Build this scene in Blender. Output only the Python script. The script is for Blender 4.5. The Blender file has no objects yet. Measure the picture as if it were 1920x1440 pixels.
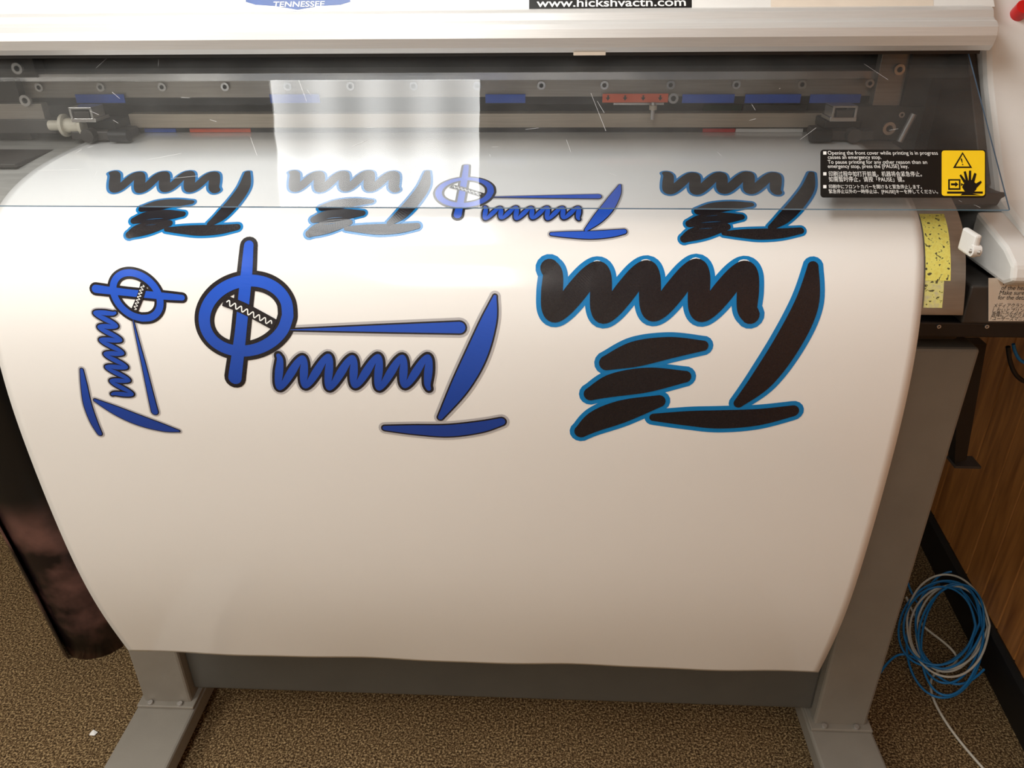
import bpy, bmesh, math, random
from mathutils import Vector, Matrix
random.seed(4)
sc = bpy.context.scene
COL = sc.collection
try:
    sc.view_settings.view_transform = 'Standard'
    sc.view_settings.look = 'None'
except Exception as e:
    print(e)

# ------------------------------------------------------------------ camera
F = 1450.0; PITCH = math.radians(28.0); YAW = math.radians(3.0); ROLL = math.radians(0.57)
HC = 1.57
Fh = Vector((-math.sin(YAW), math.cos(YAW), 0)); Rt = Vector((math.cos(YAW), math.sin(YAW), 0))
Fw = Fh*math.cos(PITCH) + Vector((0, 0, -math.sin(PITCH)))
Up = Fh*math.sin(PITCH) + Vector((0, 0, math.cos(PITCH)))
R2 = Rt*math.cos(ROLL) - Up*math.sin(ROLL)
U2 = Rt*math.sin(ROLL) + Up*math.cos(ROLL)
C = Vector((0, 0, HC))
cam = bpy.data.cameras.new('camera'); camo = bpy.data.objects.new('camera', cam); COL.objects.link(camo)
cam.sensor_width = 36; cam.lens = 36*F/1920; cam.clip_start = 0.02
m = Matrix.Identity(4)
for i in range(3):
    m[i][0] = R2[i]; m[i][1] = U2[i]; m[i][2] = -Fw[i]; m[i][3] = C[i]
camo.matrix_world = m
sc.camera = camo

def ray(px, py):
    return Fw + R2*((px-960)/F) + U2*((720-py)/F)
def onY(px, py, Y):
    d = ray(px, py); return C + d*(Y/d.y)
def onZ(px, py, z):
    d = ray(px, py); return C + d*((z-HC)/d.z)
def onP(px, py, p, n):
    d = ray(px, py); return C + d*((p-C).dot(n)/d.dot(n))

# ------------------------------------------------------------------ materials
def lin(c):
    return tuple(((v/255)/12.92 if v/255 <= 0.04045 else ((v/255+0.055)/1.055)**2.4) for v in c)
def mat(name, rgb, rough=0.5, metal=0.0, var=0.08, scale=30, bump=0.0, coat=0.0, spec=0.5, stretch=(1,1,1), bscale=None):
    mt = bpy.data.materials.new(name); mt.use_nodes = True
    nt = mt.node_tree; b = nt.nodes['Principled BSDF']
    b.inputs['Roughness'].default_value = rough; b.inputs['Metallic'].default_value = metal
    b.inputs['Coat Weight'].default_value = coat; b.inputs['Specular IOR Level'].default_value = spec
    tc = nt.nodes.new('ShaderNodeTexCoord'); mp = nt.nodes.new('ShaderNodeMapping')
    mp.inputs['Scale'].default_value = stretch
    nz = nt.nodes.new('ShaderNodeTexNoise'); nz.inputs['Scale'].default_value = scale; nz.inputs['Detail'].default_value = 4
    nt.links.new(tc.outputs['Object'], mp.inputs[0]); nt.links.new(mp.outputs[0], nz.inputs['Vector'])
    cr = nt.nodes.new('ShaderNodeValToRGB')
    c = lin(rgb)
    cr.color_ramp.elements[0].position = 0.3; cr.color_ramp.elements[1].position = 0.7
    cr.color_ramp.elements[0].color = (*[v*(1-var) for v in c], 1)
    cr.color_ramp.elements[1].color = (*[min(1, v*(1+var)) for v in c], 1)
    nt.links.new(nz.outputs['Fac'], cr.inputs[0]); nt.links.new(cr.outputs[0], b.inputs['Base Color'])
    if bump:
        bp = nt.nodes.new('ShaderNodeBump'); bp.inputs['Strength'].default_value = bump; bp.inputs['Distance'].default_value = 0.002
        src = nz
        if bscale:
            src = nt.nodes.new('ShaderNodeTexNoise'); src.inputs['Scale'].default_value = bscale
            nt.links.new(mp.outputs[0], src.inputs['Vector'])
        nt.links.new(src.outputs['Fac'], bp.inputs['Height']); nt.links.new(bp.outputs[0], b.inputs['Normal'])
    return mt

M = {}
M['alu'] = mat('brushed_aluminium', (218, 217, 215), 0.36, 0.35, 0.04, 12, 0.05, stretch=(1, 40, 40), bscale=60)
M['whitepl'] = mat('white_plastic', (226, 225, 222), 0.42, 0, 0.03, 8, 0.08, bscale=600)
M['dark'] = mat('dark_painted_steel', (66, 62, 59), 0.5, 0.2, 0.2, 14)
M['black'] = mat('black_plastic', (20, 20, 22), 0.45, 0, 0.2, 20)
M['rail'] = mat('guide_rail_steel', (158, 150, 140), 0.35, 0.4, 0.1, 10, stretch=(1, 30, 30))
M['bar'] = mat('roller_bar_metal', (190, 176, 156), 0.4, 0.2, 0.1, 10, stretch=(1, 30, 30))
M['steel'] = mat('bright_steel', (195, 193, 190), 0.25, 0.7, 0.05, 20)
M['platen'] = mat('platen_metal', (182, 180, 174), 0.35, 0.15, 0.16, 14, 0.05, stretch=(1, 6, 6))
M['stand'] = mat('grey_stand_paint', (136, 131, 122), 0.45, 0.0, 0.05, 14, 0.1, bscale=500)
M['beam'] = mat('grey_crossbar_paint', (88, 87, 82), 0.5, 0.0, 0.06, 10, 0.1, bscale=500)
M['blue'] = mat('blue_label', (35, 85, 185), 0.5)
M['orange'] = mat('orange_label', (235, 100, 60), 0.5)
M['yellow'] = mat('yellow_label', (250, 208, 30), 0.45, 0, 0.02)
M['lblack'] = mat('label_black', (14, 14, 14), 0.4, 0, 0.02)
M['lwhite'] = mat('label_white', (238, 238, 235), 0.5, 0, 0.02)
M['cream'] = mat('label_cream', (222, 210, 195), 0.5, 0, 0.03)
M['red'] = mat('red_button', (205, 30, 30), 0.3)
M['navy'] = mat('badge_blue', (60, 85, 140), 0.4)
M['white2'] = mat('white_spool', (215, 208, 190), 0.45)
M['green'] = mat('green_item', (60, 150, 90), 0.5)
M['inkblack'] = mat('ink_black', (34, 30, 33), 0.22, 0, 0.15, 900)
M['inkgrey'] = mat('ink_grey', (186, 184, 186), 0.3, 0, 0.02)
M['inkcyan'] = mat('ink_cyan', (14, 124, 190), 0.22, 0, 0.04, 400)
M['vinyl'] = mat('white_glossy_vinyl', (243, 242, 239), 0.13, 0, 0.01, 3, 0.08, bscale=9, spec=0.65)
M['cblue'] = mat('blue_cable', (30, 120, 185), 0.45)
M['cwhite'] = mat('white_cable', (205, 200, 188), 0.45)
M['wallblack'] = mat('black_baseboard', (18, 17, 17), 0.5, 0, 0.1)  # plain black for the baseboard and the panel backing
M['wallpaint'] = mat('warm_wall_paint', (208, 202, 190), 0.85, 0, 0.03, 5, 0.1, bscale=200)
M['ceil'] = mat('ceiling_tile', (230, 229, 225), 0.9, 0, 0.04, 60, 0.3)

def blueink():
    # fill colour runs from brighter blue to navy down the sheet
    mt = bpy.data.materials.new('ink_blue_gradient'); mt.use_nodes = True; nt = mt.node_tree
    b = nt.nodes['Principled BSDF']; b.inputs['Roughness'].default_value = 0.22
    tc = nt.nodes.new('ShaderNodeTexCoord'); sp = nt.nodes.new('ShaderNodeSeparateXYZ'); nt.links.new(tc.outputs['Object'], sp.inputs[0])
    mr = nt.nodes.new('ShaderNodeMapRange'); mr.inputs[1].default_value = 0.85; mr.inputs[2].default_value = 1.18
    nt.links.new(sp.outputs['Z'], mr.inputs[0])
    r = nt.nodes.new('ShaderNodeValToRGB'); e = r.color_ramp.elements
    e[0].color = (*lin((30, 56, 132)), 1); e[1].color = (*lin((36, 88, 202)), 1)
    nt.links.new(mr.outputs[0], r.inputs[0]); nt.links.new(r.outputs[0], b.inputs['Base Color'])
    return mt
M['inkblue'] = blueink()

def splat(name, c1, c2):
    mt = bpy.data.materials.new(name); mt.use_nodes = True; nt = mt.node_tree
    b = nt.nodes['Principled BSDF']; b.inputs['Roughness'].default_value = 0.5
    tc = nt.nodes.new('ShaderNodeTexCoord'); n = nt.nodes.new('ShaderNodeTexNoise'); n.inputs['Scale'].default_value = 190; n.inputs['Detail'].default_value = 5
    r = nt.nodes.new('ShaderNodeValToRGB'); e = r.color_ramp.elements
    e[0].position = 0.35; e[0].color = (*lin((70, 66, 50)), 1); e[1].position = 0.42; e[1].color = (*lin(c1), 1)
    x = e.new(0.7); x.color = (*lin(c2), 1)
    nt.links.new(tc.outputs['Object'], n.inputs['Vector']); nt.links.new(n.outputs['Fac'], r.inputs[0]); nt.links.new(r.outputs[0], b.inputs['Base Color'])
    return mt
M['tape'] = splat('ink_splattered_tape', (232, 226, 120), (222, 208, 96))
M['tape2'] = splat('ink_splattered_strip', (220, 216, 130), (196, 190, 150))

def carpet():
    mt = bpy.data.materials.new('speckled_brown_carpet'); mt.use_nodes = True; nt = mt.node_tree
    b = nt.nodes['Principled BSDF']; b.inputs['Roughness'].default_value = 0.95; b.inputs['Specular IOR Level'].default_value = 0.1
    tc = nt.nodes.new('ShaderNodeTexCoord')
    n = nt.nodes.new('ShaderNodeTexNoise'); n.inputs['Scale'].default_value = 210; n.inputs['Detail'].default_value = 5; n.inputs['Roughness'].default_value = 0.8
    n2 = nt.nodes.new('ShaderNodeTexNoise'); n2.inputs['Scale'].default_value = 6
    r = nt.nodes.new('ShaderNodeValToRGB'); e = r.color_ramp.elements
    e[0].position = 0.40; e[0].color = (*lin((42, 32, 23)), 1); e[1].position = 0.62; e[1].color = (*lin((222, 194, 146)), 1)
    x = e.new(0.5); x.color = (*lin((106, 82, 54)), 1)
    nt.links.new(tc.outputs['Object'], n.inputs['Vector']); nt.links.new(tc.outputs['Object'], n2.inputs['Vector'])
    nt.links.new(n.outputs['Fac'], r.inputs[0])
    mx = nt.nodes.new('ShaderNodeMix'); mx.data_type = 'RGBA'; mx.blend_type = 'MULTIPLY'; mx.inputs[0].default_value = 0.25
    nt.links.new(r.outputs[0], mx.inputs[6]); nt.links.new(n2.outputs['Fac'], mx.inputs[7]); nt.links.new(mx.outputs[2], b.inputs['Base Color'])
    bp = nt.nodes.new('ShaderNodeBump'); bp.inputs['Strength'].default_value = 0.7; bp.inputs['Distance'].default_value = 0.004
    nt.links.new(n.outputs['Fac'], bp.inputs['Height']); nt.links.new(bp.outputs[0], b.inputs['Normal'])
    return mt
M['carpet'] = carpet()

def wood():
    mt = bpy.data.materials.new('wood_panelling'); mt.use_nodes = True; nt = mt.node_tree
    b = nt.nodes['Principled BSDF']; b.inputs['Roughness'].default_value = 0.45
    tc = nt.nodes.new('ShaderNodeTexCoord'); mp = nt.nodes.new('ShaderNodeMapping'); mp.inputs['Scale'].default_value = (6, 6, 0.7)
    g = nt.nodes.new('ShaderNodeNewGeometry')
    n = nt.nodes.new('ShaderNodeTexNoise'); n.noise_dimensions = '4D'; n.inputs['Scale'].default_value = 5; n.inputs['Detail'].default_value = 6; n.inputs['Distortion'].default_value = 1.0
    ml = nt.nodes.new('ShaderNodeMath'); ml.operation = 'MULTIPLY'; ml.inputs[1].default_value = 30
    nt.links.new(g.outputs['Random Per Island'], ml.inputs[0]); nt.links.new(ml.outputs[0], n.inputs['W'])
    nt.links.new(tc.outputs['Object'], mp.inputs[0]); nt.links.new(mp.outputs[0], n.inputs['Vector'])
    r = nt.nodes.new('ShaderNodeValToRGB'); e = r.color_ramp.elements
    e[0].position = 0.3; e[0].color = (*lin((136, 84, 38)), 1); e[1].position = 0.7; e[1].color = (*lin((200, 136, 72)), 1)
    nt.links.new(n.outputs['Fac'], r.inputs[0]); nt.links.new(r.outputs[0], b.inputs['Base Color'])
    return mt
M['wood'] = wood()

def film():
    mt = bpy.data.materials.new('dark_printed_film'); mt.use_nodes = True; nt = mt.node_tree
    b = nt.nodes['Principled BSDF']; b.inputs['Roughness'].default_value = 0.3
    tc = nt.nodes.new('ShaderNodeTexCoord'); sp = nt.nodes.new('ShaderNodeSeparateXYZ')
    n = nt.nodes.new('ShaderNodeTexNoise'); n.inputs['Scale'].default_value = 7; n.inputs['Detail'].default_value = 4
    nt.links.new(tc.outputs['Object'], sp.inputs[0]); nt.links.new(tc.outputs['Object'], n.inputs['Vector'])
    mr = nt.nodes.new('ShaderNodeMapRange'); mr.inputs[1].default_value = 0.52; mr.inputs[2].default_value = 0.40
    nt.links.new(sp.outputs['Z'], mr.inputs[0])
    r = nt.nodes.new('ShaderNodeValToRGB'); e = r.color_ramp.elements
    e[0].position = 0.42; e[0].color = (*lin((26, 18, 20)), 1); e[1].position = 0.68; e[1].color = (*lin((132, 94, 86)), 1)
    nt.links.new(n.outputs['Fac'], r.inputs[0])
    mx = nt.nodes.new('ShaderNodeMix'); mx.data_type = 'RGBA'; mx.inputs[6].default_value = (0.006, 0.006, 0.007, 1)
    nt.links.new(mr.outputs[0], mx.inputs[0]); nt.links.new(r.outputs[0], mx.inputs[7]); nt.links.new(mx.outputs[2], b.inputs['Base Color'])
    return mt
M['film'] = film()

def acrylic(name, tint, haze=0.05, rough=0.02):
    mt = bpy.data.materials.new(name); mt.use_nodes = True; nt = mt.node_tree
    for n in list(nt.nodes):
        if n.type != 'OUTPUT_MATERIAL': nt.nodes.remove(n)
    out = nt.nodes['Material Output']
    t = nt.nodes.new('ShaderNodeBsdfTransparent'); t.inputs[0].default_value = (*tint, 1)
    dif = nt.nodes.new('ShaderNodeBsdfDiffuse'); dif.inputs[0].default_value = (0.82, 0.82, 0.80, 1)
    g = nt.nodes.new('ShaderNodeBsdfGlossy'); g.inputs['Roughness'].default_value = rough
    f = nt.nodes.new('ShaderNodeFresnel'); f.inputs[0].default_value = 1.49
    tc = nt.nodes.new('ShaderNodeTexCoord'); n = nt.nodes.new('ShaderNodeTexNoise'); n.inputs['Scale'].default_value = 5
    bp = nt.nodes.new('ShaderNodeBump'); bp.inputs['Strength'].default_value = 0.05; bp.inputs['Distance'].default_value = 0.01
    nt.links.new(tc.outputs['Object'], n.inputs['Vector']); nt.links.new(n.outputs['Fac'], bp.inputs['Height'])
    nt.links.new(bp.outputs[0], g.inputs['Normal'])
    hz = nt.nodes.new('ShaderNodeMixShader')
    sm = nt.nodes.new('ShaderNodeTexNoise'); sm.inputs['Scale'].default_value = 9; sm.inputs['Detail'].default_value = 6
    nt.links.new(tc.outputs['Object'], sm.inputs['Vector'])
    mr = nt.nodes.new('ShaderNodeMapRange'); mr.inputs[1].default_value = 0.3; mr.inputs[2].default_value = 0.7; mr.inputs[3].default_value = haze*0.5; mr.inputs[4].default_value = haze*1.5
    nt.links.new(sm.outputs['Fac'], mr.inputs[0]); nt.links.new(mr.outputs[0], hz.inputs[0])
    nt.links.new(t.outputs[0], hz.inputs[1]); nt.links.new(dif.outputs[0], hz.inputs[2])
    mx = nt.nodes.new('ShaderNodeMixShader')
    nt.links.new(f.outputs[0], mx.inputs[0])
    nt.links.new(hz.outputs[0], mx.inputs[1]); nt.links.new(g.outputs[0], mx.inputs[2]); nt.links.new(mx.outputs[0], out.inputs[0])
    return mt
M['acrylic'] = acrylic('clear_acrylic', (0.88, 0.89, 0.90), 0.035)
M['edge'] = mat('acrylic_edge', (120, 165, 205), 0.2, 0, 0.05)
M['scratch'] = mat('acrylic_scratch', (205, 205, 205), 0.5)

# ------------------------------------------------------------------ helpers
def empty(name, loc=(0, 0, 0)):
    o = bpy.data.objects.new(name, None); o.location = loc; o.empty_display_size = 0.1; COL.objects.link(o); return o
def addmesh(name, vs, fs, mats, parent=None, smooth=False, fm=None):
    me = bpy.data.meshes.new(name); me.from_pydata([tuple(v) for v in vs], [], fs)
    if not isinstance(mats, (list, tuple)): mats = [mats]
    for k in mats: me.materials.append(M[k] if isinstance(k, str) else k)
    if fm:
        for p, i in zip(me.polygons, fm): p.material_index = i
    if smooth:
        for p in me.polygons: p.use_smooth = True
    me.update()
    o = bpy.data.objects.new(name, me); COL.objects.link(o)
    if parent: o.parent = parent
    return o
def fixn(o):
    bm = bmesh.new(); bm.from_mesh(o.data); bmesh.ops.recalc_face_normals(bm, faces=bm.faces); bm.to_mesh(o.data); bm.free()
def bev(o, w, seg=2):
    if w > 0:
        b = o.modifiers.new('bevel', 'BEVEL'); b.width = w; b.segments = seg; b.limit_method = 'ANGLE'; b.angle_limit = math.radians(35)
    return o
def box(name, x0, x1, y0, y1, z0, z1, m_, parent=None, bevel=0.002):
    vs = [(x, y, z) for x in (x0, x1) for y in (y0, y1) for z in (z0, z1)]
    fs = [(0, 1, 3, 2), (4, 6, 7, 5), (0, 4, 5, 1), (2, 3, 7, 6), (0, 2, 6, 4), (1, 5, 7, 3)]
    o = addmesh(name, vs, fs, m_, parent); fixn(o); return bev(o, bevel)
def pbox(name, px0, py0, px1, py1, Y, depth, m_, parent=None, bevel=0.001):
    a = onY(px0, py0, Y); b = onY(px1, py1, Y)
    return box(name, min(a.x, b.x), max(a.x, b.x), Y, Y+depth, min(a.z, b.z), max(a.z, b.z), m_, parent, bevel)
def prism(name, prof, x0, x1, m_, parent=None, bevel=0.002, smooth=False):
    n = len(prof)
    vs = [(x0, y, z) for y, z in prof]+[(x1, y, z) for y, z in prof]
    fs = [tuple(range(n)), tuple(range(2*n-1, n-1, -1))]+[(i, (i+1) % n, n+(i+1) % n, n+i) for i in range(n)]
    o = addmesh(name, vs, fs, m_, parent); fixn(o); return bev(o, bevel)
def cyl(name, c, r, l, axis, m_, parent=None, seg=28, r2=None, bevel=0.0006):
    bm = bmesh.new(); bmesh.ops.create_cone(bm, cap_ends=True, segments=seg, radius1=r, radius2=r if r2 is None else r2, depth=l)
    ax = Vector(axis).normalized(); q = Vector((0, 0, 1)).rotation_difference(ax).to_matrix().to_4x4()
    bmesh.ops.transform(bm, matrix=Matrix.Translation(Vector(c)) @ q, verts=bm.verts)
    me = bpy.data.meshes.new(name); bm.to_mesh(me); bm.free(); me.materials.append(M[m_])
    o = bpy.data.objects.new(name, me); COL.objects.link(o)
    if parent: o.parent = parent
    return bev(o, bevel)
def screw(name, px, py, Y, r, parent):
    p = onY(px, py, Y)
    vs = []; fs = []; fm = []
    def ringpts(rad, y, n, ph=0):
        return [(p.x+rad*math.cos(2*math.pi*i/n+ph), y, p.z+rad*math.sin(2*math.pi*i/n+ph)) for i in range(n)]
    n = 24
    vs += ringpts(r, Y, n)+ringpts(r, Y-r*0.6, n)+ringpts(r*0.52, Y-r*0.6, n)+ringpts(r*0.48, Y-r*0.15, n)
    for k in range(3):
        for i in range(n):
            fs.append((k*n+i, k*n+(i+1) % n, (k+1)*n+(i+1) % n, (k+1)*n+i)); fm.append(0)
    fs.append(tuple(range(3*n, 4*n))); fm.append(1)
    o = addmesh(name, vs, fs, ['steel', 'black'], parent, fm=fm); fixn(o); return o
def tube(name, pts, r, m_, parent=None, cyc=False):
    cu = bpy.data.curves.new(name, 'CURVE'); cu.dimensions = '3D'; cu.bevel_depth = r; cu.bevel_resolution = 4; cu.resolution_u = 8
    s = cu.splines.new('NURBS'); s.points.add(len(pts)-1)
    for q, p in zip(s.points, pts): q.co = (*p, 1)
    s.use_endpoint_u = True; s.order_u = 4; s.use_cyclic_u = cyc
    cu.materials.append(M[m_]); o = bpy.data.objects.new(name, cu); COL.objects.link(o)
    if parent: o.parent = parent
    return o
def catmull(pts, n=8):
    out = []; P = [pts[0]]+list(pts)+[pts[-1]]
    for i in range(1, len(P)-2):
        a, b, c, d = P[i-1], P[i], P[i+1], P[i+2]
        for k in range(n):
            t = k/n
            out.append(tuple(0.5*((2*b[j])+(-a[j]+c[j])*t+(2*a[j]-5*b[j]+4*c[j]-d[j])*t*t+(-a[j]+3*b[j]-3*c[j]+d[j])*t**3) for j in range(len(b))))
    out.append(tuple(pts[-1])); return out
def textgeo(body, bold=0.0):
    cu = bpy.data.curves.new('t', 'FONT'); cu.body = body; cu.size = 1.0; cu.offset = bold; cu.resolution_u = 4
    o = bpy.data.objects.new('t', cu); COL.objects.link(o)
    bpy.context.view_layer.update()
    dg = bpy.context.evaluated_depsgraph_get(); me = bpy.data.meshes.new_from_object(o.evaluated_get(dg))
    vs = [(v.co.x, v.co.y) for v in me.vertices]; fs = [tuple(p.vertices) for p in me.polygons]
    bpy.data.objects.remove(o); bpy.data.meshes.remove(me)
    return vs, fs

# ------------------------------------------------------------------ sheet profile
XL, XR = -0.857, 0.545
edge = [(1610, 265), (1662, 305), (1700, 352), (1722, 402), (1731, 455), (1732, 530), (1723, 625), (1706, 720),
        (1687, 805), (1662, 900), (1634, 1000), (1602, 1105), (1570, 1190), (1535, 1262)]
prof = []
for px, py in edge:
    d = ray(px, py); t = XR/d.x; prof.append((d.y*t, HC+d.z*t))
prof = [(1.60, prof[0][1]+0.006)]+prof
dense = catmull(prof, 14)
for _ in range(60):
    dense = [dense[0]]+[tuple((dense[i-1][j]+2*dense[i][j]+dense[i+1][j])/4 for j in (0, 1)) for i in range(1, len(dense)-1)]+[dense[-1]]
S = [0]
for i in range(1, len(dense)): S.append(S[-1]+math.dist(dense[i-1], dense[i]))
LEN = S[-1]
def prof_at(s):
    s = min(max(s, 0), LEN)
    lo, hi = 0, len(S)-1
    while hi-lo > 1:
        mid = (lo+hi)//2
        if S[mid] <= s: lo = mid
        else: hi = mid
    k = (s-S[lo])/(S[hi]-S[lo])
    a, b = dense[lo], dense[hi]
    def tang(i):
        i0, i1 = max(i-1, 0), min(i+1, len(dense)-1)
        v = Vector((dense[i1][0]-dense[i0][0], dense[i1][1]-dense[i0][1])); return v.normalized()
    tn = (tang(lo)*(1-k)+tang(hi)*k).normalized()
    nr = Vector((tn.y, -tn.x))
    return (a[0]+(b[0]-a[0])*k, a[1]+(b[1]-a[1])*k), nr
def surf(x, s, off=0.0):
    (y, z), n = prof_at(s)
    return Vector((x, y+n.x*off, z+n.y*off))
def px2uv(px, py):
    d = ray(px, py); best = None
    for i in range(len(dense)-1):
        (y0, z0), (y1, z1) = dense[i], dense[i+1]
        f0 = (z0-HC)*d.y-y0*d.z; f1 = (z1-HC)*d.y-y1*d.z
        if f0*f1 <= 0 and f0 != f1:
            k = f0/(f0-f1); y = y0+(y1-y0)*k; t = y/d.y
            if best is None or t < best[0]: best = (t, S[i]+(S[i+1]-S[i])*k)
    if best is None: return (d.x*1.4/d.y, 0.15)
    return (d.x*best[0], best[1])
def patch(name, x0, x1, s0, s1, off, m_, parent, nx=2, ns=60, thick=0.0, wave=False):
    vs = []; fs = []
    for j in range(ns+1):
        s = s0+(s1-s0)*j/ns
        xx = x0-(0.012*math.sin(math.pi*s/LEN) if wave else 0)
        for i in range(nx+1):
            x = xx+(x1-xx)*i/nx; p = surf(x, s, off)
            if wave:
                w = max(0, (s/LEN-0.85)/0.15)**2
                p.z += w*(0.0012*math.sin(x*14+1)+0.0008*math.sin(x*31)); p.y += w*0.0015*math.sin(x*14)
            vs.append(p)
    for j in range(ns):
        for i in range(nx):
            a = j*(nx+1)+i; fs.append((a, a+1, a+nx+2, a+nx+1))
    o = addmesh(name, vs, fs, m_, parent, smooth=True)
    if thick:
        md = o.modifiers.new('thickness', 'SOLIDIFY'); md.thickness = thick; md.offset = 0
    return o

sheet = empty('printed_vinyl_sheet')
patch('sheet', XL, XR, 0, LEN, 0, 'vinyl', sheet, nx=100, ns=220, thick=0.0003, wave=True)

# ---- ink on the sheet
MPP = 0.00081
class Art:
    def __init__(s): s.v = []; s.f = []; s.m = []; s.k = 0
    def ribbon(s, pts, extra, mi, layer, cap=True, n=8):
        q = catmull(pts, n); N = len(q)
        base = 0.0005+layer*0.00030+s.k*0.000003; s.k += 1
        L = []; Rr = []; T = []
        for i in range(N):
            a = q[max(i-1, 0)]; b = q[min(i+1, N-1)]
            t = Vector((b[0]-a[0], b[1]-a[1]))
            if t.length < 1e-9: t = Vector((1, 0))
            t.normalize(); T.append(t); nrm = Vector((-t.y, t.x)); w = max(q[i][2], 0)/2+extra
            c = Vector((q[i][0], q[i][1])); L.append(c+nrm*w); Rr.append(c-nrm*w)
        st = len(s.v)
        for i in range(N):
            o = base+0.00006*i/N
            s.v.append(surf(L[i].x, L[i].y, o)); s.v.append(surf(Rr[i].x, Rr[i].y, o))
        for i in range(N-1):
            a = st+2*i; s.f.append((a, a+1, a+3, a+2)); s.m.append(mi)
        if cap:
            for e in (0, N-1):
                c = Vector((q[e][0], q[e][1])); w = max(q[e][2], 0)/2+extra; t = T[e]*(-1 if e == 0 else 1)
                a0 = math.atan2(t.y, t.x); o = base+0.00006*e/N
                idx = []
                for k in range(9):
                    an = a0-math.pi/2+math.pi*k/8
                    p = surf(c.x+w*math.cos(an), c.y+w*math.sin(an), o); idx.append(len(s.v)); s.v.append(p)
                s.f.append(tuple(idx)); s.m.append(mi)
    def make(s, name, mats, parent): return addmesh(name, s.v, s.f, mats, parent, fm=s.m)

def wave(x0, x1, yc, amp, periods, slant, w, wthin, vary=0.0):
    out = []; n = int(periods*8)
    for i in range(n+1):
        t = i/n; ph = 2*math.pi*periods*t
        y = yc+amp*math.cos(ph)*(1-vary*math.sin(3.1*t*math.pi)**2); x = x0+(x1-x0)*t
        x -= slant*(y-yc)
        out.append((x, y, w+(wthin-w)*abs(math.cos(ph))**2))
    return out
# stand-in mark A (blue, black + grey outlines): swoosh, underline, barred ring, wedge, wave
DA = [[(928, 556, 6), (917, 600, 28), (893, 665, 40), (862, 725, 34), (826, 782, 10)],
      [(722, 802, 10), (775, 805, 20), (840, 807, 26), (900, 800, 24), (940, 790, 16)],
      [(467, 460, 18), (462, 520, 22), (452, 620, 22), (441, 708, 26)],
      [(462+78*math.cos(a)-8*math.sin(a), 592+66*math.sin(a), 22) for a in [i*math.pi/8 for i in range(17)]],
      [(862, 614, 22), (700, 616, 12), (545, 618, 1)],
      wave(815, 512, 697, 31, 6.5, 0.35, 16, 9, 0.15)]
# stand-in mark B (black, cyan outline): swoosh, underline, slanted bars, heavy wave
DB = [[(1524, 500, 20), (1512, 570, 44), (1478, 640, 50), (1430, 710, 44), (1385, 755, 20)],
      [(1225, 782, 16), (1290, 784, 32), (1350, 786, 40), (1420, 782, 36), (1486, 770, 24)],
      [(1318, 648, 20), (1255, 652, 42), (1190, 664, 50), (1138, 680, 30)],
      [(1284, 706, 24), (1215, 712, 50), (1150, 722, 48), (1108, 738, 28)],
      [(1235, 752, 26), (1170, 770, 48), (1120, 788, 46), (1090, 808, 28)],
      wave(1425, 1012, 546, 44, 4.5, 0.42, 40, 34, 0.12)]

def solve_aff(src, dst):
    import numpy as np
    A = np.array([[x, y, 1] for x, y in src]); X = np.linalg.solve(A, np.array(dst, float))
    return lambda x, y: (x*X[0][0]+y*X[1][0]+X[2][0], x*X[0][1]+y*X[1][1]+X[2][1])
def bb(src, dst):
    (a, b, c, d), (e, f, g, h) = src, dst
    return lambda x, y: (e+(x-a)*(g-e)/(c-a), f+(y-b)*(h-f)/(d-b))
def design(name, kind, fn, ws):
    a = Art(); k = MPP*ws
    U = lambda x, y: px2uv(*fn(x, y))
    conv = lambda st: [(*U(x, y), w*k) for x, y, w in st]
    if kind == 'A':
        st = [conv(s_) for s_ in DA]
        ex = [[8, 3, 0], [8, 3, 0], [None, 8, 0], [None, 8, 0], [8, 3, 0], [9, 5, 0]]
        for mi in (0, 1, 2):
            for q, e in zip(st, ex):
                if e[mi] is not None: a.ribbon(q, e[mi]*k, mi, mi, n=8)
        rb = [(*U(x, y), 22*k) for x, y in [(420, 563), (462, 580), (516, 609)]]
        a.ribbon(rb, 0, 1, 3, cap=False)
        # small white zigzag on the black sash
        zz = []
        for i in range(45):
            t = i/44; bx_ = 426+84*t; by_ = 566+40*t
            o_ = 4.5*math.sin(t*math.pi*15); zz.append((bx_+0.42*o_, by_-0.9*o_, 2.2))
        a.ribbon(conv(zz), 0, 3, 4, n=3)
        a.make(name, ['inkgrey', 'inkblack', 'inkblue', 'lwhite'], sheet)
    else:
        st = [conv(s_) for s_ in DB]
        for mi, e in ((0, 9), (1, 0)):
            for q in st: a.ribbon(q, e*k, mi, mi, n=8)
        a.make(name, ['inkcyan', 'inkblack'], sheet)
ident = lambda x, y: (x, y)
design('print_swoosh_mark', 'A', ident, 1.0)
design('print_bold_mark', 'B', ident, 1.0)
Bb = (985, 485, 1545, 828); Ab = (383, 450, 948, 820)
design('print_bold_mark_small', 'B', bb(Bb, (190, 318, 475, 448)), 0.55)
design('print_bold_mark_small', 'B', bb(Bb, (527, 317, 812, 446)), 0.55)
design('print_bold_mark_small', 'B', bb(Bb, (1225, 319, 1533, 456)), 0.55)
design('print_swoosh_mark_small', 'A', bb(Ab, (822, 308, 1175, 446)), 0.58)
design('print_swoosh_mark_upright', 'A', solve_aff([(830, 800), (925, 555), (460, 590)], [(168, 752), (336, 806), (258, 553)]), 0.6)

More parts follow.
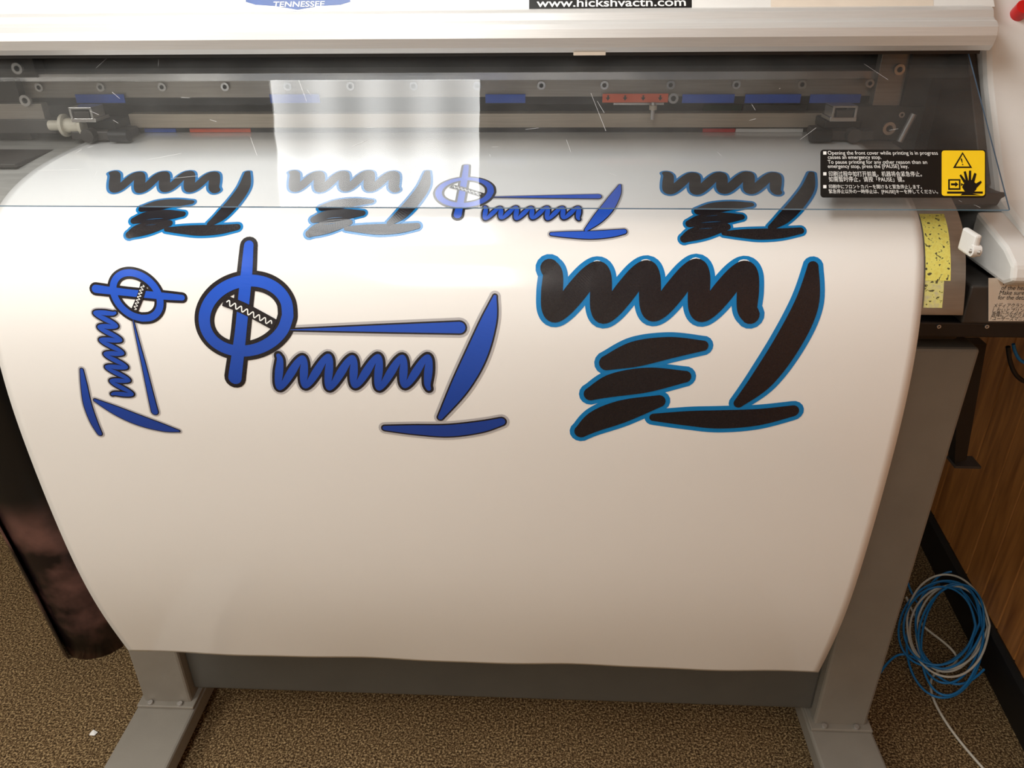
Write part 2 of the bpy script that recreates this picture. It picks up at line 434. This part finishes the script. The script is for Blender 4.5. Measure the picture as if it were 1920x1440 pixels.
# ------------------------------------------------------------------ printer
pr = empty('large_format_printer')
def sfor(h):
    for i, (y, z) in enumerate(dense):
        if HC-z > h: return S[i]
sl = sfor(0.445)
patch('platen', -1.15, 0.607, 0, sl, -0.006, 'platen', pr, nx=2, ns=60, thick=0.004)
patch('ink_tape', 0.549, 0.585, sfor(0.318), sfor(0.40), -0.0030, 'tape', pr, ns=20)
patch('ink_tape_lower', 0.549, 0.576, sfor(0.395), sfor(0.437), -0.0034, 'tape2', pr, ns=20)
prism('base_body', [(1.17, HC-0.46), (1.17, HC-0.53), (1.30, HC-0.56), (1.78, HC-0.56), (1.78, HC-0.34), (1.40, HC-0.34), (1.2, HC-0.40)], -1.2, 0.66, 'black', pr, 0.004)
box('front_rail', -1.2, 1.0, 1.105, 1.168, HC-0.497, HC-0.472, 'black', pr, 0.003)
for px in (1760, 1850): screw('rail_screw', px, 612, 1.104, 0.003, pr)
box('back_panel', -1.2, 0.70, 1.63, 1.66, HC-0.33, HC+0.1, 'dark', pr)
box('upper_housing', -1.2, 0.70, 1.52, 1.63, HC-0.165, HC-0.04, 'dark', pr, 0.003)
pbox('guide_rail', -180, 147, 1660, 180, 1.49, 0.05, 'rail', pr)
pbox('guide_rail_lip', -180, 140, 1660, 148, 1.485, 0.05, 'steel', pr, 0.0005)
for i, px in enumerate([-40, 75, 190, 305, 423, 540, 658, 776, 895, 1015, 1133, 1257, 1380, 1503]):
    screw('rail_screw', px, 164-0.004*px, 1.489, 0.0075, pr)
pbox('encoder_strip', -180, 180, 1640, 194, 1.52, 0.02, 'black', pr, 0)
for a, b in [(140, 235), (505, 600), (910, 985), (1280, 1376), (1398, 1500), (1520, 1612)]:
    pbox('blue_tag', a, 177, b, 193, 1.482, 0.002, 'blue', pr, 0)
pbox('pinch_bar', 240, 214, 1565, 239, 1.50, 0.03, 'bar', pr)
pbox('pinch_bar_shade', -180, 240, 1640, 262, 1.515, 0.02, 'black', pr, 0)  # black strip put in as the shadow below the pinch bar
for a, b, c, mm in [(1395, 1512, 203, 'lwhite'), (1320, 1390, 203, 'green')]:
    pbox('back_slot', a, c-6, b, c+5, 1.62, 0.006, mm, pr, 0)
for a, b, mm in [(270, 330, 'blue'), (355, 470, 'orange'), (1380, 1505, 'lwhite'), (1318, 1378, 'red')]:
    pbox('lower_slot', a, 241, b, 248, 1.511, 0.003, mm, pr, 0)
pbox('orange_label', 1130, 176, 1252, 192, 1.480, 0.002, 'orange', pr, 0)
for px in (1140, 1172, 1206, 1238):
    a = onY(px, 183, 1.4785); k = 0.004
    addmesh('label_arrow', [(a.x-k, a.y, a.z), (a.x+k, a.y, a.z), (a.x, a.y, a.z-k*1.3), (a.x-k*.35, a.y, a.z), (a.x-k*.35, a.y, a.z+k), (a.x+k*.35, a.y, a.z+k), (a.x+k*.35, a.y, a.z)], [(0, 2, 1), (3, 6, 5, 4)], 'lblack', pr)
screw('label_screw', 1262, 184, 1.482, 0.009, pr)
pbox('latch_plate', 1150, 192, 1245, 197, 1.485, 0.01, 'steel', pr)
a = onY(1224, 208, 1.47); cyl('latch_pin', a, 0.004, 0.03, (0, 0, 1), 'steel', pr)
cyl('latch_knob', (a.x, a.y, a.z+0.006), 0.007, 0.008, (0, 0, 1), 'bar', pr)
def clamp(px, flip):
    p = onY(px, 262, 1.44); z = surf(0, 0.17).z+0.001; x = p.x
    g = 'media_clamp'
    box(g+'_base', x-0.05, x+0.05, 1.43, 1.49, z+0.003, z+0.020, 'dark', pr, 0.003)
    box(g+'_block', x-0.035, x+0.03, 1.445, 1.50, z+0.020, z+0.036, 'black', pr, 0.003)
    box(g+'_lever', x-0.035, x+0.010, 1.42, 1.47, z+0.037, z+0.044, 'steel', pr, 0.001)
    box(g+'_lever_window', x-0.026, x+0.002, 1.418, 1.43, z+0.0445, z+0.056, 'dark', pr, 0.001)
    for k in (-0.034, 0.004):
        box(g+'_lever_cheek', x+k, x+k+0.004, 1.418, 1.46, z+0.044, z+0.062, 'steel', pr, 0.0005)
    box(g+'_lever_top', x-0.034, x+0.008, 1.418, 1.46, z+0.060, z+0.063, 'steel', pr, 0.0005)
    cyl(g+'_roller', (x+0.045*flip, 1.425, z+0.013), 0.011, 0.035, (1, 0, 0), 'black', pr)
    cyl(g+'_wheel', (x-0.01*flip, 1.423, z+0.014), 0.012, 0.02, (0, 1, 0), 'dark', pr)
clamp(190, 1); clamp(1580, -1)
p = onY(122, 235, 1.44)
cyl('media_spool_flange', p, 0.020, 0.006, (1, 0, 0), 'white2', pr)
cyl('media_spool', p+Vector((0.018, 0, 0)), 0.013, 0.03, (1, 0, 0), 'white2', pr)
cyl('media_spool_flange', p+Vector((0.036, 0, 0)), 0.020, 0.006, (1, 0, 0), 'white2', pr)
cyl('media_spool_cap', p+Vector((-0.016, 0, 0)), 0.009, 0.026, (1, 0, 0), 'white2', pr)
pbox('left_bracket', -60, 150, 60, 262, 1.47, 0.02, 'dark', pr)
pbox('left_bracket_tab', -60, 195, 85, 225, 1.45, 0.02, 'rail', pr)
pbox('left_bracket_foot', -60, 225, 105, 250, 1.44, 0.04, 'dark', pr)
screw('bracket_bolt', 35, 128, 1.48, 0.010, pr); pbox('left_upper_plate', -80, 108, 70, 146, 1.48, 0.03, 'dark', pr)
screw('bracket_bolt', 50, 188, 1.449, 0.010, pr)
pbox('right_plate', 1655, 100, 1700, 262, 1.47, 0.02, 'rail', pr)
pbox('right_bracket', 1600, 200, 1720, 262, 1.455, 0.03, 'dark', pr)
pbox('right_side_wall', 1712, 100, 1860, 300, 1.46, 0.03, 'dark', pr)
for a, b, r in [(1685, 130, .009), (1630, 156, .007), (1665, 240, .011), (1701, 262, .008), (1690, 215, .005)]:
    screw('bracket_bolt', a, b, 1.453 if a < 1700 and b > 200 else 1.468, r, pr)
p = onY(1800, 262, 1.455); cyl('round_cap', p, 0.011, 0.006, (0, 1, 0), 'rail', pr)
p = onY(1700, 240, 1.44); cyl('adjuster_post', p, 0.006, 0.05, (0.3, 0, 1), 'steel', pr)
box('right_tray', 0.607, 0.70, 1.22, 1.60, HC-0.325, HC-0.305, 'dark', pr, 0.003)
box('left_tray', -1.2, -0.90, 1.28, 1.60, HC-0.283, HC-0.276, 'dark', pr, 0.002)

# silver beam
bp_ = [(1.325, HC-0.112), (1.318, HC-0.104), (1.313, HC-0.090), (1.316, HC-0.078), (1.324, HC-0.071), (1.332, HC-0.069), (1.337, HC-0.066), (1.343, HC-0.056), (1.352, HC-0.052), (1.385, HC-0.0515), (1.40, HC-0.06), (1.40, HC-0.112)]
prism('front_beam', bp_, -1.22, 0.672, 'alu', pr, 0.0012)
box('beam_underseal', -1.22, 0.66, 1.33, 1.39, HC-0.117, HC-0.1122, 'black', pr, 0)
box('cover_hinge', onY(1075, 103, 1.33).x, onY(1135, 103, 1.33).x, 1.322, 1.33, HC-0.116, HC-0.111, 'cream', pr, 0.0005)
# lid
LA = math.radians(45); lp = Vector((0, 1.380, HC-0.0535)); lu = Vector((0, math.cos(LA), math.sin(LA))); ln = Vector((0, -math.sin(LA), math.cos(LA)))
l2 = lp+lu*0.17
prism('lid', [(lp.y, lp.z), (l2.y, l2.z), (l2.y+0.15, l2.z+0.01), (1.66, HC-0.04), (1.41, HC-0.058)], -1.22, 0.69, 'whitepl', pr, 0.0)
def poly_on(name, pts, pl, m_, off=0.0006):
    p0, n = pl; vs = [onP(x, y, p0, n)+n*off for x, y in pts]
    return addmesh(name, vs, [tuple(range(len(vs)))], m_, pr)
def text_on(name, body, x0, x1, yb, capH, pl, up, m_, bold=0.0, off=0.0012, parent=None):
    p0, n = pl
    vs, fs = textgeo(body, bold)
    if not vs: return
    mx = max(v[0] for v in vs); mn = min(v[0] for v in vs)
    a = onP(x0, yb, p0, n); b = onP(x1, yb, p0, n); c = onP(x0, yb-capH, p0, n)
    k = (b.x-a.x)/(mx-mn); ky = (c-a).dot(up)/0.70
    V = [a+Vector((1, 0, 0))*((x-mn)*k)+up*(y*ky)+n*off for x, y in vs]
    return addmesh(name, V, fs, m_, parent or pr)
lid = (lp, ln)
poly_on('web_sticker_border', [(988, -26), (1300, -26), (1300, 21), (988, 21)], lid, 'lwhite', 0.0005)
poly_on('web_sticker', [(992, -23), (1297, -23), (1297, 19), (992, 19)], lid, 'lblack', 0.0008)
text_on('web_sticker_text', 'www.hickshvactn.com', 1006, 1286, 14, 15, lid, lu, 'lwhite', 0.012)
sh = lambda g: [(462-g, -50), (654+g, -50), (658+g, 4), (640+g, 10+g*.5), (600, 13+g), (575, 17+g), (558, 20+g), (541, 17+g), (516, 13+g), (478-g, 10+g*.5), (460-g, 4)]
poly_on('badge_rim', sh(2), lid, 'lwhite', 0.0004)
poly_on('badge', sh(-1), lid, 'navy', 0.0007)
text_on('badge_text', 'TENNESSEE', 512, 608, 14, 10, lid, lu, 'lwhite', 0.01)
poly_on('asset_sticker', [(1445, -30), (1750, -30), (1750, 14), (1445, 14)], lid, 'cream', 0.0005)

# acrylic cover
A0 = Vector((0, 1.118, HC-0.303)); A1 = Vector((0, 1.352, HC-0.113))
au = (A1-A0).normalized(); an = Vector((0, -au.z, au.y)); AX0, AX1 = -1.2, 0.652
def quad(name, P, m_, parent=pr): return addmesh(name, P, [(0, 1, 2, 3)], m_, parent)
vx = Vector((1, 0, 0))
def aP(x, k): return A0+au*k+vx*x
AL = (A1-A0).length
quad('acrylic_cover', [aP(AX0, 0), aP(AX1, 0), aP(AX1, AL), aP(AX0, AL)], 'acrylic')
th = -an*0.003
quad('acrylic_cover_edge', [aP(AX0, 0), aP(AX1, 0), aP(AX1, 0)+th, aP(AX0, 0)+th], 'edge')
quad('acrylic_cover_side_edge', [aP(AX1, 0), aP(AX1, AL), aP(AX1, AL)+th, aP(AX1, 0)+th], 'edge')
ap = (A0, an)
random.seed(11)
sc_pts = [((470, 258), (482, 292)), ((1062, 262), (1070, 285)), ((1108, 175), (1136, 246)), ((1120, 190), (1133, 212)), ((275, 300), (340, 288)), ((660, 275), (690, 262)), ((1500, 262), (1530, 240)), ((560, 150), (575, 190)), ((1620, 120), (1665, 150)), ((70, 320), (150, 318)), ((320, 335), (372, 330)), ((985, 243), (1010, 240)), ((180, 128), (200, 110)), ((1345, 285), (1352, 292))]
for _ in range(26):
    x = random.uniform(10, 1830); y = random.uniform(120, 385); sc_pts.append(((x, y), (x+random.uniform(-18, 18), y+random.uniform(-14, 14))))
vs = []; fs = []
for (a, b), (c, d) in sc_pts:
    p = onP(a, b, *ap)+an*0.0004; q = onP(c, d, *ap)+an*0.0004; t = (q-p).normalized().cross(an)*0.00022
    k = len(vs); vs += [p-t*0.4, q-t, q+t, p+t]; fs.append((k, k+1, k+2, k+3))
addmesh('acrylic_scratches', vs, fs, 'scratch', pr)

def rr(x0, y0, x1, y1, r=6):
    o = []
    for cx, cy, a in ((x1-r, y0+r, -90), (x1-r, y1-r, 0), (x0+r, y1-r, 90), (x0+r, y0+r, 180)):
        for k in range(5):
            an_ = math.radians(a+90*k/4); o.append((cx+r*math.cos(an_), cy+r*math.sin(an_)))
    return o
poly_on('warning_label', rr(1538, 281, 1848, 371), ap, 'lblack', 0.0006)
poly_on('warning_label_panel', rr(1765, 283, 1846, 368, 5), ap, 'yellow', 0.0010)
TX = [('Opening the front cover while printing is in progress', 1552, 1758, 291, 7), ('causes an emergency stop.', 1552, 1652, 299, 7),
      ('To pause printing for any other reason than an', 1552, 1738, 308, 7), ('emergency stop, press the [PAUSE] key.', 1552, 1703, 316, 7),
      ('印刷过程中如打开前盖，机器将会紧急停止。', 1554, 1728, 331, 7.5), ('如需暂时停止，请按「PAUSE」键。', 1554, 1695, 341, 7.5),
      ('印刷中にフロントカバーを開けると緊急停止します。', 1554, 1728, 354, 6), ('緊急停止以外の一時停止は、[PAUSE]キーを押してください。', 1554, 1758, 363, 6)]
for b, x0, x1, y, h in TX: text_on('warning_text', b, x0, x1, y, h, ap, au, 'lwhite', 0.0, 0.0013)
for y in (288, 327, 351): poly_on('bullet', [(1543, y-3), (1549, y-3), (1549, y+3), (1543, y+3)], ap, 'lwhite', 0.0013)
poly_on('hazard_triangle', [(1804, 286), (1822, 316), (1786, 316)], ap, 'lblack', 0.0013)
poly_on('hazard_triangle_inner', [(1804, 291), (1817, 313.5), (1791, 313.5)], ap, 'yellow', 0.0016)
text_on('hazard_mark', '!', 1802.6, 1805.4, 311, 13, ap, au, 'lblack', 0.0, 0.0019)
poly_on('pictogram_head', [(1777, 337), (1800, 337), (1800, 357), (1777, 357)], ap, 'lblack', 0.0013)
poly_on('pictogram_head_in', [(1780, 340), (1797, 340), (1797, 354), (1780, 354)], ap, 'yellow', 0.0015)
poly_on('pictogram_arrow', [(1782, 345), (1790, 345), (1790, 342), (1796, 347), (1790, 352), (1790, 349), (1782, 349)], ap, 'lblack', 0.0017)
poly_on('pictogram_arrow2', [(1801, 344), (1806, 347), (1801, 350)], ap, 'lblack', 0.0014)
poly_on('pictogram_rail', [(1775, 360), (1842, 360), (1842, 364), (1775, 364)], ap, 'lblack', 0.0012)
poly_on('pictogram_palm', [(1808, 342), (1820, 338), (1829, 345), (1830, 356), (1822, 364), (1838, 367), (1800, 367), (1808, 360), (1803, 352)], ap, 'lblack', 0.0013)
for q in [[(1806, 344), (1798, 330), (1801, 328), (1811, 341)], [(1810, 342), (1806, 323), (1810, 322), (1815, 341)], [(1815, 341), (1816, 321), (1820, 321), (1820, 340)], [(1820, 341), (1826, 325), (1830, 327), (1826, 343)], [(1824, 348), (1838, 340), (1840, 343), (1828, 356)]]:
    poly_on('pictogram_finger', q, ap, 'lblack', 0.0014)

# right end housing
cp = [(1.68, HC+0.14), (1.47, HC+0.12), (1.43, HC-0.03), (1.345, HC-0.16), (1.215, HC-0.315), (1.12, HC-0.345), (1.075, HC-0.36), (1.062, HC-0.385), (1.08, HC-0.405), (1.2, HC-0.41), (1.68, HC-0.41)]
prism('end_housing', cp, 0.69, 1.02, 'whitepl', pr, 0.010)
prism('end_housing_flange', [(1.20, HC-0.327), (1.10, HC-0.352), (1.068, HC-0.368), (1.060, HC-0.39), (1.08, HC-0.402), (1.2, HC-0.40)], 0.650, 0.692, 'whitepl', pr, 0.006)
prism('end_housing_inner', [(1.60, HC+0.0), (1.45, HC-0.06), (1.25, HC-0.30), (1.6, HC-0.30)], 0.674, 0.6895, 'dark', pr, 0.002)
prism('left_end_housing', cp, -1.55, -1.22, 'whitepl', pr, 0.012)
p = onY(1914, 20, 1.40); cyl('stop_button', p, 0.012, 0.02, (0, -1, 0.8), 'red', pr)
p = onY(1828, 470, 1.052)
cyl('hinge_knob', p, 0.008, 0.012, (1, 0, 0), 'whitepl', pr); cyl('hinge_knob_pin', p+Vector((-0.002, -0.004, 0)), 0.003, 0.014, (1, -.6, 0), 'steel', pr)
box('hinge_arm', p.x-0.005, p.x+0.004, 1.050, 1.09, p.z-0.010, p.z+0.022, 'whitepl', pr, 0.003)
bx = onY(1828, 515, 1.10)
box('lower_box', bx.x, 1.02, 1.10, 1.6, HC-0.4715, HC-0.412, 'dark', pr, 0.003)
lab = (Vector((0, 1.0985, 0)), Vector((0, -1, 0))); zu = Vector((0, 0, 1))
poly_on('misuse_label', [(1853, 521), (1990, 521), (1990, 602), (1853, 602)], lab, 'cream', 0.0004)
for b, x0, x1, y, h in [('Misuse of the', 1880, 1942, 534, 8), ('of the heads', 1876, 1932, 543, 8), ('Make sure to', 1873, 1932, 552, 8), ('for the details', 1870, 1930, 561, 8),
                        ('メディアクランプ', 1862, 1926, 576, 7), ('しないとプリンタ', 1860, 1926, 585, 7), ('故障につながります', 1858, 1930, 593, 7), ('「ユーザーズマニュア', 1856, 1932, 600, 6)]:
    text_on('misuse_text', b, x0, x1, y, h, lab, zu, 'lblack', 0.0, 0.0009)

# ------------------------------------------------------------------ stand
st = empty('printer_stand')
FZ = 0.075
for nm, x0, x1 in (('right', 0.605, 0.72), ('left', -0.928, -0.815)):
    box('leg_'+nm, x0, x1, 1.20, 1.285, FZ, HC-0.56, 'stand', st, 0.006)
    box('foot_'+nm, x0-0.012, x1+0.012, 0.62, 1.75, 0.028, FZ, 'stand', st, 0.006)
    box('leg_plate_'+nm, x0-0.010, x1+0.010, 1.185, 1.32, FZ, FZ+0.008, 'stand', st, 0.002)
    for y in (0.72, 1.66):
        cyl('caster', ((x0+x1)/2, y, 0.0148), 0.0145, 0.05, (1, 0, 0), 'black', st)
    for k in (0.02, 0.09):
        cyl('leg_bolt', (x0+k, 1.192, FZ+0.011), 0.006, 0.006, (0, 0, 1), 'steel', st)
box('crossbar', -0.815, 0.605, 1.225, 1.27, 0.10, 0.26, 'beam', st, 0.005)
br = [onY(1800, 645, 1.36), onY(1850, 645, 1.36), onY(1812, 862, 1.36), onY(1790, 870, 1.36)]
o = addmesh('media_holder_arm', [*br, *[v+Vector((0, 0.03, 0)) for v in br]], [(0, 1, 2, 3), (7, 6, 5, 4), (0, 4, 5, 1), (1, 5, 6, 2), (2, 6, 7, 3), (3, 7, 4, 0)], 'black', st); fixn(o)
b2 = br[3]; box('media_holder_tip', b2.x-0.002, b2.x+0.05, 1.352, 1.392, b2.z-0.006, b2.z, 'dark', st, 0.001)
box('media_holder_mount', 0.66, 1.0, 1.30, 1.42, HC-0.575, HC-0.50, 'black', st, 0.003)
cb = empty('power_cable')
tube('power_cable_run', [onY(1890, 650, 1.30), onY(1893, 690, 1.30), onY(1915, 725, 1.30), onY(1960, 720, 1.32), onY(1990, 640, 1.34)], 0.004, 'black', cb)
tube('power_cable_run_b', [onY(1900, 645, 1.31), onY(1905, 680, 1.31), onY(1930, 705, 1.31), onY(1975, 640, 1.34)], 0.003, 'cblue', cb)

# ------------------------------------------------------------------ film roll
q = onZ(168, 1240, 0.0); rx, ry = q.x-0.015, q.y+0.09
vs = []; fs = []; turns = 3.6; N = 150; ZS = (0.002, 0.12, 0.25, 0.4, 0.6, 0.8, 0.97); nz = len(ZS)
for i in range(N+1):
    a = i/N*turns*2*math.pi+0.5
    for z in ZS:
        r = (0.060+0.035*i/N)*(1+0.35*z+0.02*math.sin(a*2+z*9))
        vs.append((rx+r*math.cos(a)-0.06*z, ry+r*math.sin(a), z))
for i in range(N):
    for j in range(nz-1):
        a = i*nz+j; fs.append((a, a+nz, a+nz+1, a+1))
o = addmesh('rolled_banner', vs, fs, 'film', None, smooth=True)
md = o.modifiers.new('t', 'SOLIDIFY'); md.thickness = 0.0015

# ------------------------------------------------------------------ cables
cc = empty('network_cable_coil')
random.seed(5)
def coilpt(px, py):
    z = 0.02+0.10*min(max((px-1690)/170, 0), 1)*min(1, max(0, (1330-py)/200)); return onZ(px, py, z)
for i in range(10):
    cx = 1768+random.uniform(-14, 14); cy = 1195+random.uniform(-18, 18); rx_ = random.uniform(50, 80); ry_ = random.uniform(76, 110); tl = random.uniform(-0.5, 0.1)
    pts = []
    for k in range(14):
        a = 2*math.pi*k/14
        x = rx_*math.cos(a); y = ry_*math.sin(a)
        pp = coilpt(cx+x+y*tl*0.5, cy+y); pp.z += 0.003*i; pts.append(pp)
    tube('cable_loop', pts, 0.0028, 'cblue' if i not in (2, 4, 7) else 'cwhite', cc, True)
tube('cable_tail_white', [coilpt(1700, 1120), coilpt(1715, 1165), coilpt(1760, 1195), coilpt(1800, 1230), onZ(1790, 1250, .02), onZ(1745, 1260, .004), onZ(1742, 1300, .004), onZ(1775, 1360, .004), onZ(1815, 1410, .004), onZ(1870, 1470, .004)], 0.003, 'cwhite', cc)
tube('cable_tail_blue', [onZ(1650, 1262, .004), onZ(1665, 1240, .004), onZ(1690, 1215, .01), coilpt(1740, 1250), coilpt(1800, 1305), coilpt(1845, 1255)], 0.0028, 'cblue', cc)
tube('cable_tail_up', [coilpt(1720, 1130), coilpt(1700, 1100), onZ(1690, 1060, .03), onZ(1698, 1010, .03)], 0.0028, 'cblue', cc)
p = onZ(175, 1376, 0.003)
addmesh('paper_scrap', [p+Vector(v) for v in [(-.008, -.004, 0), (.006, -.006, .002), (.009, .004, .001), (-.002, .007, .006), (-.009, .003, 0)]], [(0, 1, 3), (1, 2, 3), (0, 3, 4)], 'lwhite')

# ------------------------------------------------------------------ room
CZ = 2.62
f0 = onZ(1735, 1015, 0); f1 = onZ(1905, 1380, 0)
slope = min(0.09, (f0.x-f1.x)/(f0.y-f1.y))
def wx(y): return f1.x+0.012+(y-f1.y)*slope
YB, YF = 2.35, -2.6
box('floor', -2.6, 1.6, YF, YB, -0.05, 0, 'carpet', None, 0)
box('ceiling', -2.6, 1.6, YF, YB, CZ, CZ+0.05, 'ceil', None, 0)
box('wall_left', -2.65, -2.6, YF, YB, 0, CZ, 'wallpaint', None, 0)
box('wall_rear', -2.6, 1.6, YB, YB+0.05, 0, CZ, 'wallpaint', None, 0)
box('wall_front', -2.6, 1.6, YF-0.05, YF, 0, CZ, 'wallpaint', None, 0)
vs = []; fs = []; y = YF
while y < YB:
    w = min(random.choice([0.10, 0.13, 0.16]), YB-y); g = 0.004; k = len(vs)
    for yy, dx in ((y+g*0.2, 0.004), (y+g, 0), (y+w-g, 0), (y+w-g*0.2, 0.004)):
        for z in (0, CZ): vs.append((wx(yy)+dx, yy, z))
    for j in range(3): fs.append((k+2*j, k+2*j+1, k+2*j+3, k+2*j+2))
    y += w
k = len(vs); fm = [0]*len(fs)
for xo in (0.004, 0.08):
    for yy in (YF, YB):
        for z in (0, CZ): vs.append((wx(yy)+xo, yy, z))
fs += [(k, k+1, k+3, k+2), (k+4, k+6, k+7, k+5), (k, k+4, k+5, k+1), (k+2, k+3, k+7, k+6), (k, k+2, k+6, k+4), (k+1, k+5, k+7, k+3)]; fm += [1]*6
addmesh('wall_right', vs, fs, ['wood', 'wallblack'], None, fm=fm)
vs = []
for yy in (YF, YB):
    for xo, z in ((-0.012, 0), (-0.012, 0.10), (-0.004, 0.115), (0.002, 0.115), (0.002, 0)): vs.append((wx(yy)+xo, yy, z))
o = addmesh('baseboard_right', vs, [(0, 1, 2, 3, 4), (9, 8, 7, 6, 5)]+[(i, (i+1) % 5, 5+(i+1) % 5, 5+i) for i in range(5)], 'wallblack'); fixn(o)

# ------------------------------------------------------------------ ceiling lights and added fill
def diffuser(name, col, strength):
    mt = bpy.data.materials.new(name); mt.use_nodes = True; nt = mt.node_tree; b = nt.nodes['Principled BSDF']
    b.inputs['Base Color'].default_value = (.8, .8, .8, 1); b.inputs['Emission Color'].default_value = (*col, 1)
    tc = nt.nodes.new('ShaderNodeTexCoord'); sp = nt.nodes.new('ShaderNodeSeparateXYZ'); nt.links.new(tc.outputs['Object'], sp.inputs[0])
    m1 = nt.nodes.new('ShaderNodeMath'); m1.operation = 'MULTIPLY'; m1.inputs[1].default_value = 2*math.pi/0.16
    m2 = nt.nodes.new('ShaderNodeMath'); m2.operation = 'COSINE'
    m3 = nt.nodes.new('ShaderNodeMath'); m3.operation = 'MULTIPLY_ADD'; m3.inputs[1].default_value = strength*0.22; m3.inputs[2].default_value = strength
    nt.links.new(sp.outputs['X'], m1.inputs[0]); nt.links.new(m1.outputs[0], m2.inputs[0]); nt.links.new(m2.outputs[0], m3.inputs[0]); nt.links.new(m3.outputs[0], b.inputs['Emission Strength'])
    return mt
def troffer(x0, x1, y0, y1, mt):
    e = empty('ceiling_or_fill_light', ((x0+x1)/2, (y0+y1)/2, CZ))
    hx, hy = (x1-x0)/2, (y1-y0)/2
    for n_, a in (('frame_a', (-hx-.03, -hx, -hy-.03, hy+.03)), ('frame_b', (hx, hx+.03, -hy-.03, hy+.03)), ('frame_c', (-hx, hx, -hy-.03, -hy)), ('frame_d', (-hx, hx, hy, hy+.03))):
        box(n_, a[0], a[1], a[2], a[3], -0.03, -0.001, 'whitepl', e, 0.002)
    addmesh('diffuser', [(-hx, -hy, -0.02), (hx, -hy, -0.02), (hx, hy, -0.02), (-hx, hy, -0.02)], [(0, 3, 2, 1)], [mt], e)
d1 = diffuser('light_diffuser', (0.985, 0.99, 0.97), 11.5)
d2 = diffuser('light_diffuser_fill', (1.0, 0.97, 0.915), 13.0)
troffer(-0.86, -0.22, 0.22, 1.43, d1)
troffer(-0.86, -0.22, -2.0, -0.8, d2)  # unseen lamp behind the camera, added to light the hanging sheet
troffer(-2.2, -1.56, -0.8, 0.4, d2)  # unseen lamp added as fill from the left

w = bpy.data.worlds.new('world'); sc.world = w; w.use_nodes = True
w.node_tree.nodes['Background'].inputs[0].default_value = (1, 0.92, 0.8, 1); w.node_tree.nodes['Background'].inputs[1].default_value = 0.3
